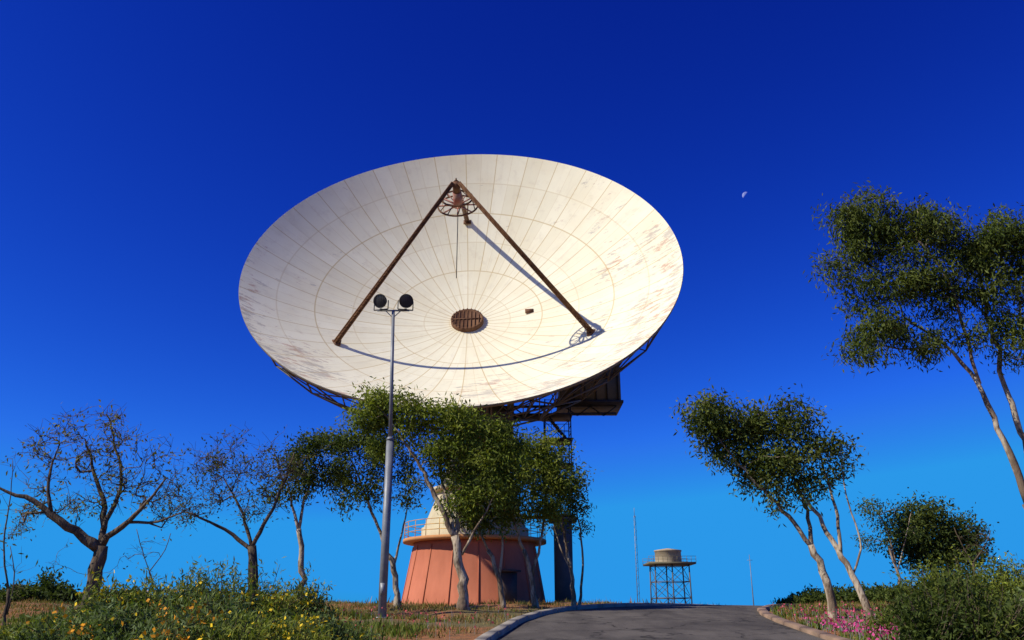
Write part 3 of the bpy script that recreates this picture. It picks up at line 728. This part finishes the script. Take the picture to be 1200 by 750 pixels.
Rr_=[(1103,655,19.5,.9,G_DARK,0),(1132,685,18.5,.7,G_DARK,0),(1160,640,27,2.0,G_LITE,0),(1115,650,29,1.4,G_LITE,0),(1200,655,26,1.8,G_LITE,0),(1185,710,19,1.,G_MID,0.02),(1080,692,18.5,.5,G_DARK,0),(1212,688,20,1.1,GREY,0),(1060,714,24,.7,G_MID,0)]
for i,(u,v,Y,r,c,f) in enumerate(Rr_):
    make_bush('green_shrub',u,v,Y,r,n=8500 if r>.8 else 4500,cols=c,leaf=(.14,.045),seed=40+i,flow=f,stems=120,wisp=.35)
B_=[(52,672,44,2.0),(25,688,42,1.4),(85,686,46,1.5),(955,688,52,1.6),(990,682,50,1.8),(1025,684,48,1.8),(925,702,54,1.4),(1060,682,46,1.8),(1180,680,44,2.),(232,698,42,1.3),(330,702,43,1.2),(1010,698,44,1.2),(150,695,44,1.4),(1095,675,47,2.2),(1130,672,48,2.2)]
for i,(u,v,Y,r) in enumerate(B_):
    make_bush('dark_scrub_bush',u,v,Y,r,n=4200,cols=G_DARK,leaf=(.24,.1),seed=70+i,stems=60,wisp=.2)

# ---------------------------------------------------------------- light
Sx=np.array([8.3,-4.9,hz(9.6)]); Ax=np.array([0,0,10.2]); l=Sx-Ax
LD=nrm(l[0]*r_+l[1]*w_+l[2]*n_)
SD=-LD; el=math.asin(SD[2]); az=math.atan2(SD[0],SD[1])
ld=bpy.data.lights.new('sun','SUN'); ld.energy=5.0; ld.angle=rad(.5); ld.color=(1,.935,.80)
lo=bpy.data.objects.new('sun',ld); sc.collection.objects.link(lo)
lo.rotation_euler=Vector(LD).to_track_quat('-Z','Y').to_euler(); lo.location=(-30,-20,40)
w=bpy.data.worlds.new('World'); sc.world=w; w.use_nodes=True; nt=w.node_tree; nt.nodes.clear()
out=nt.nodes.new('ShaderNodeOutputWorld'); bg=nt.nodes.new('ShaderNodeBackground'); sky=nt.nodes.new('ShaderNodeTexSky')
sky.sky_type='NISHITA'; sky.sun_disc=False; sky.sun_elevation=el; sky.sun_rotation=az; sky.air_density=1.; sky.dust_density=.2; sky.ozone_density=3.; sky.altitude=500
c=MIX(nt,1.,sky.outputs[0],(.22,.62,1.25),'MULTIPLY')
# polarised, contrasty blue: per-channel response curve on the physical sky
sp=nt.nodes.new('ShaderNodeSeparateColor'); nt.links.new(c,sp.inputs[0]); cb=nt.nodes.new('ShaderNodeCombineColor')
for i,(mx_,gm_,a_) in enumerate(((.5,2.2,1.1),(3.0,2.15,.295),(6.9,1.35,.60))):
    v=M(nt,'MULTIPLY',M(nt,'POWER',M(nt,'MINIMUM',sp.outputs[i],mx_),gm_),a_); nt.links.new(v,cb.inputs[i])
nt.links.new(cb.outputs[0],bg.inputs[0]); bg.inputs[1].default_value=.10; nt.links.new(bg.outputs[0],out.inputs[0])

# moon (daytime half moon: its near hemisphere, sunlit side painted as emission, rest transparent)
m,nt,out=newmat('moon_surface')
geo=N(nt,'ShaderNodeNewGeometry'); dt=N(nt,'ShaderNodeVectorMath',operation='DOT_PRODUCT'); nt.links.new(geo.outputs['Normal'],dt.inputs[0])
mdir=nrm([-.75,.0,.62]); dt.inputs[1].default_value=tuple(mdir)
f=RAMP(nt,dt.outputs['Value'],.0,.5)
ns=RAMP(nt,NOISE(nt,geo.outputs['Position'],.06,3),.15,.7)
em=N(nt,'ShaderNodeEmission'); em.inputs[0].default_value=(.85,.9,1,1); nt.links.new(M(nt,'MULTIPLY',M(nt,'MULTIPLY',f,ns),.55),em.inputs[1])
tr=N(nt,'ShaderNodeBsdfTransparent'); ad=N(nt,'ShaderNodeAddShader'); nt.links.new(em.outputs[0],ad.inputs[0]); nt.links.new(tr.outputs[0],ad.inputs[1]); nt.links.new(ad.outputs[0],out.inputs[0])
p=pt(874,229,3000); zA=nrm(CAM-p); xA=nrm(np.cross([0,0,1],zA)); yA=np.cross(zA,xA)
mb=MB(); an=np.linspace(0,math.pi/2,13); mb.rev([(14*math.sin(a)+.001,14*math.cos(a)) for a in an[::-1]],32,0,p,[xA,yA,zA]); mb.build('moon',[m],smooth=True)

# ---------------------------------------------------------------- camera
cd=bpy.data.cameras.new('camera'); cd.lens=30; cd.sensor_width=36; cd.clip_end=20000; cd.clip_start=.1
co=bpy.data.objects.new('camera',cd); sc.collection.objects.link(co); co.location=tuple(CAM); co.rotation_euler=(math.pi/2+TH,0,0)
sc.camera=co
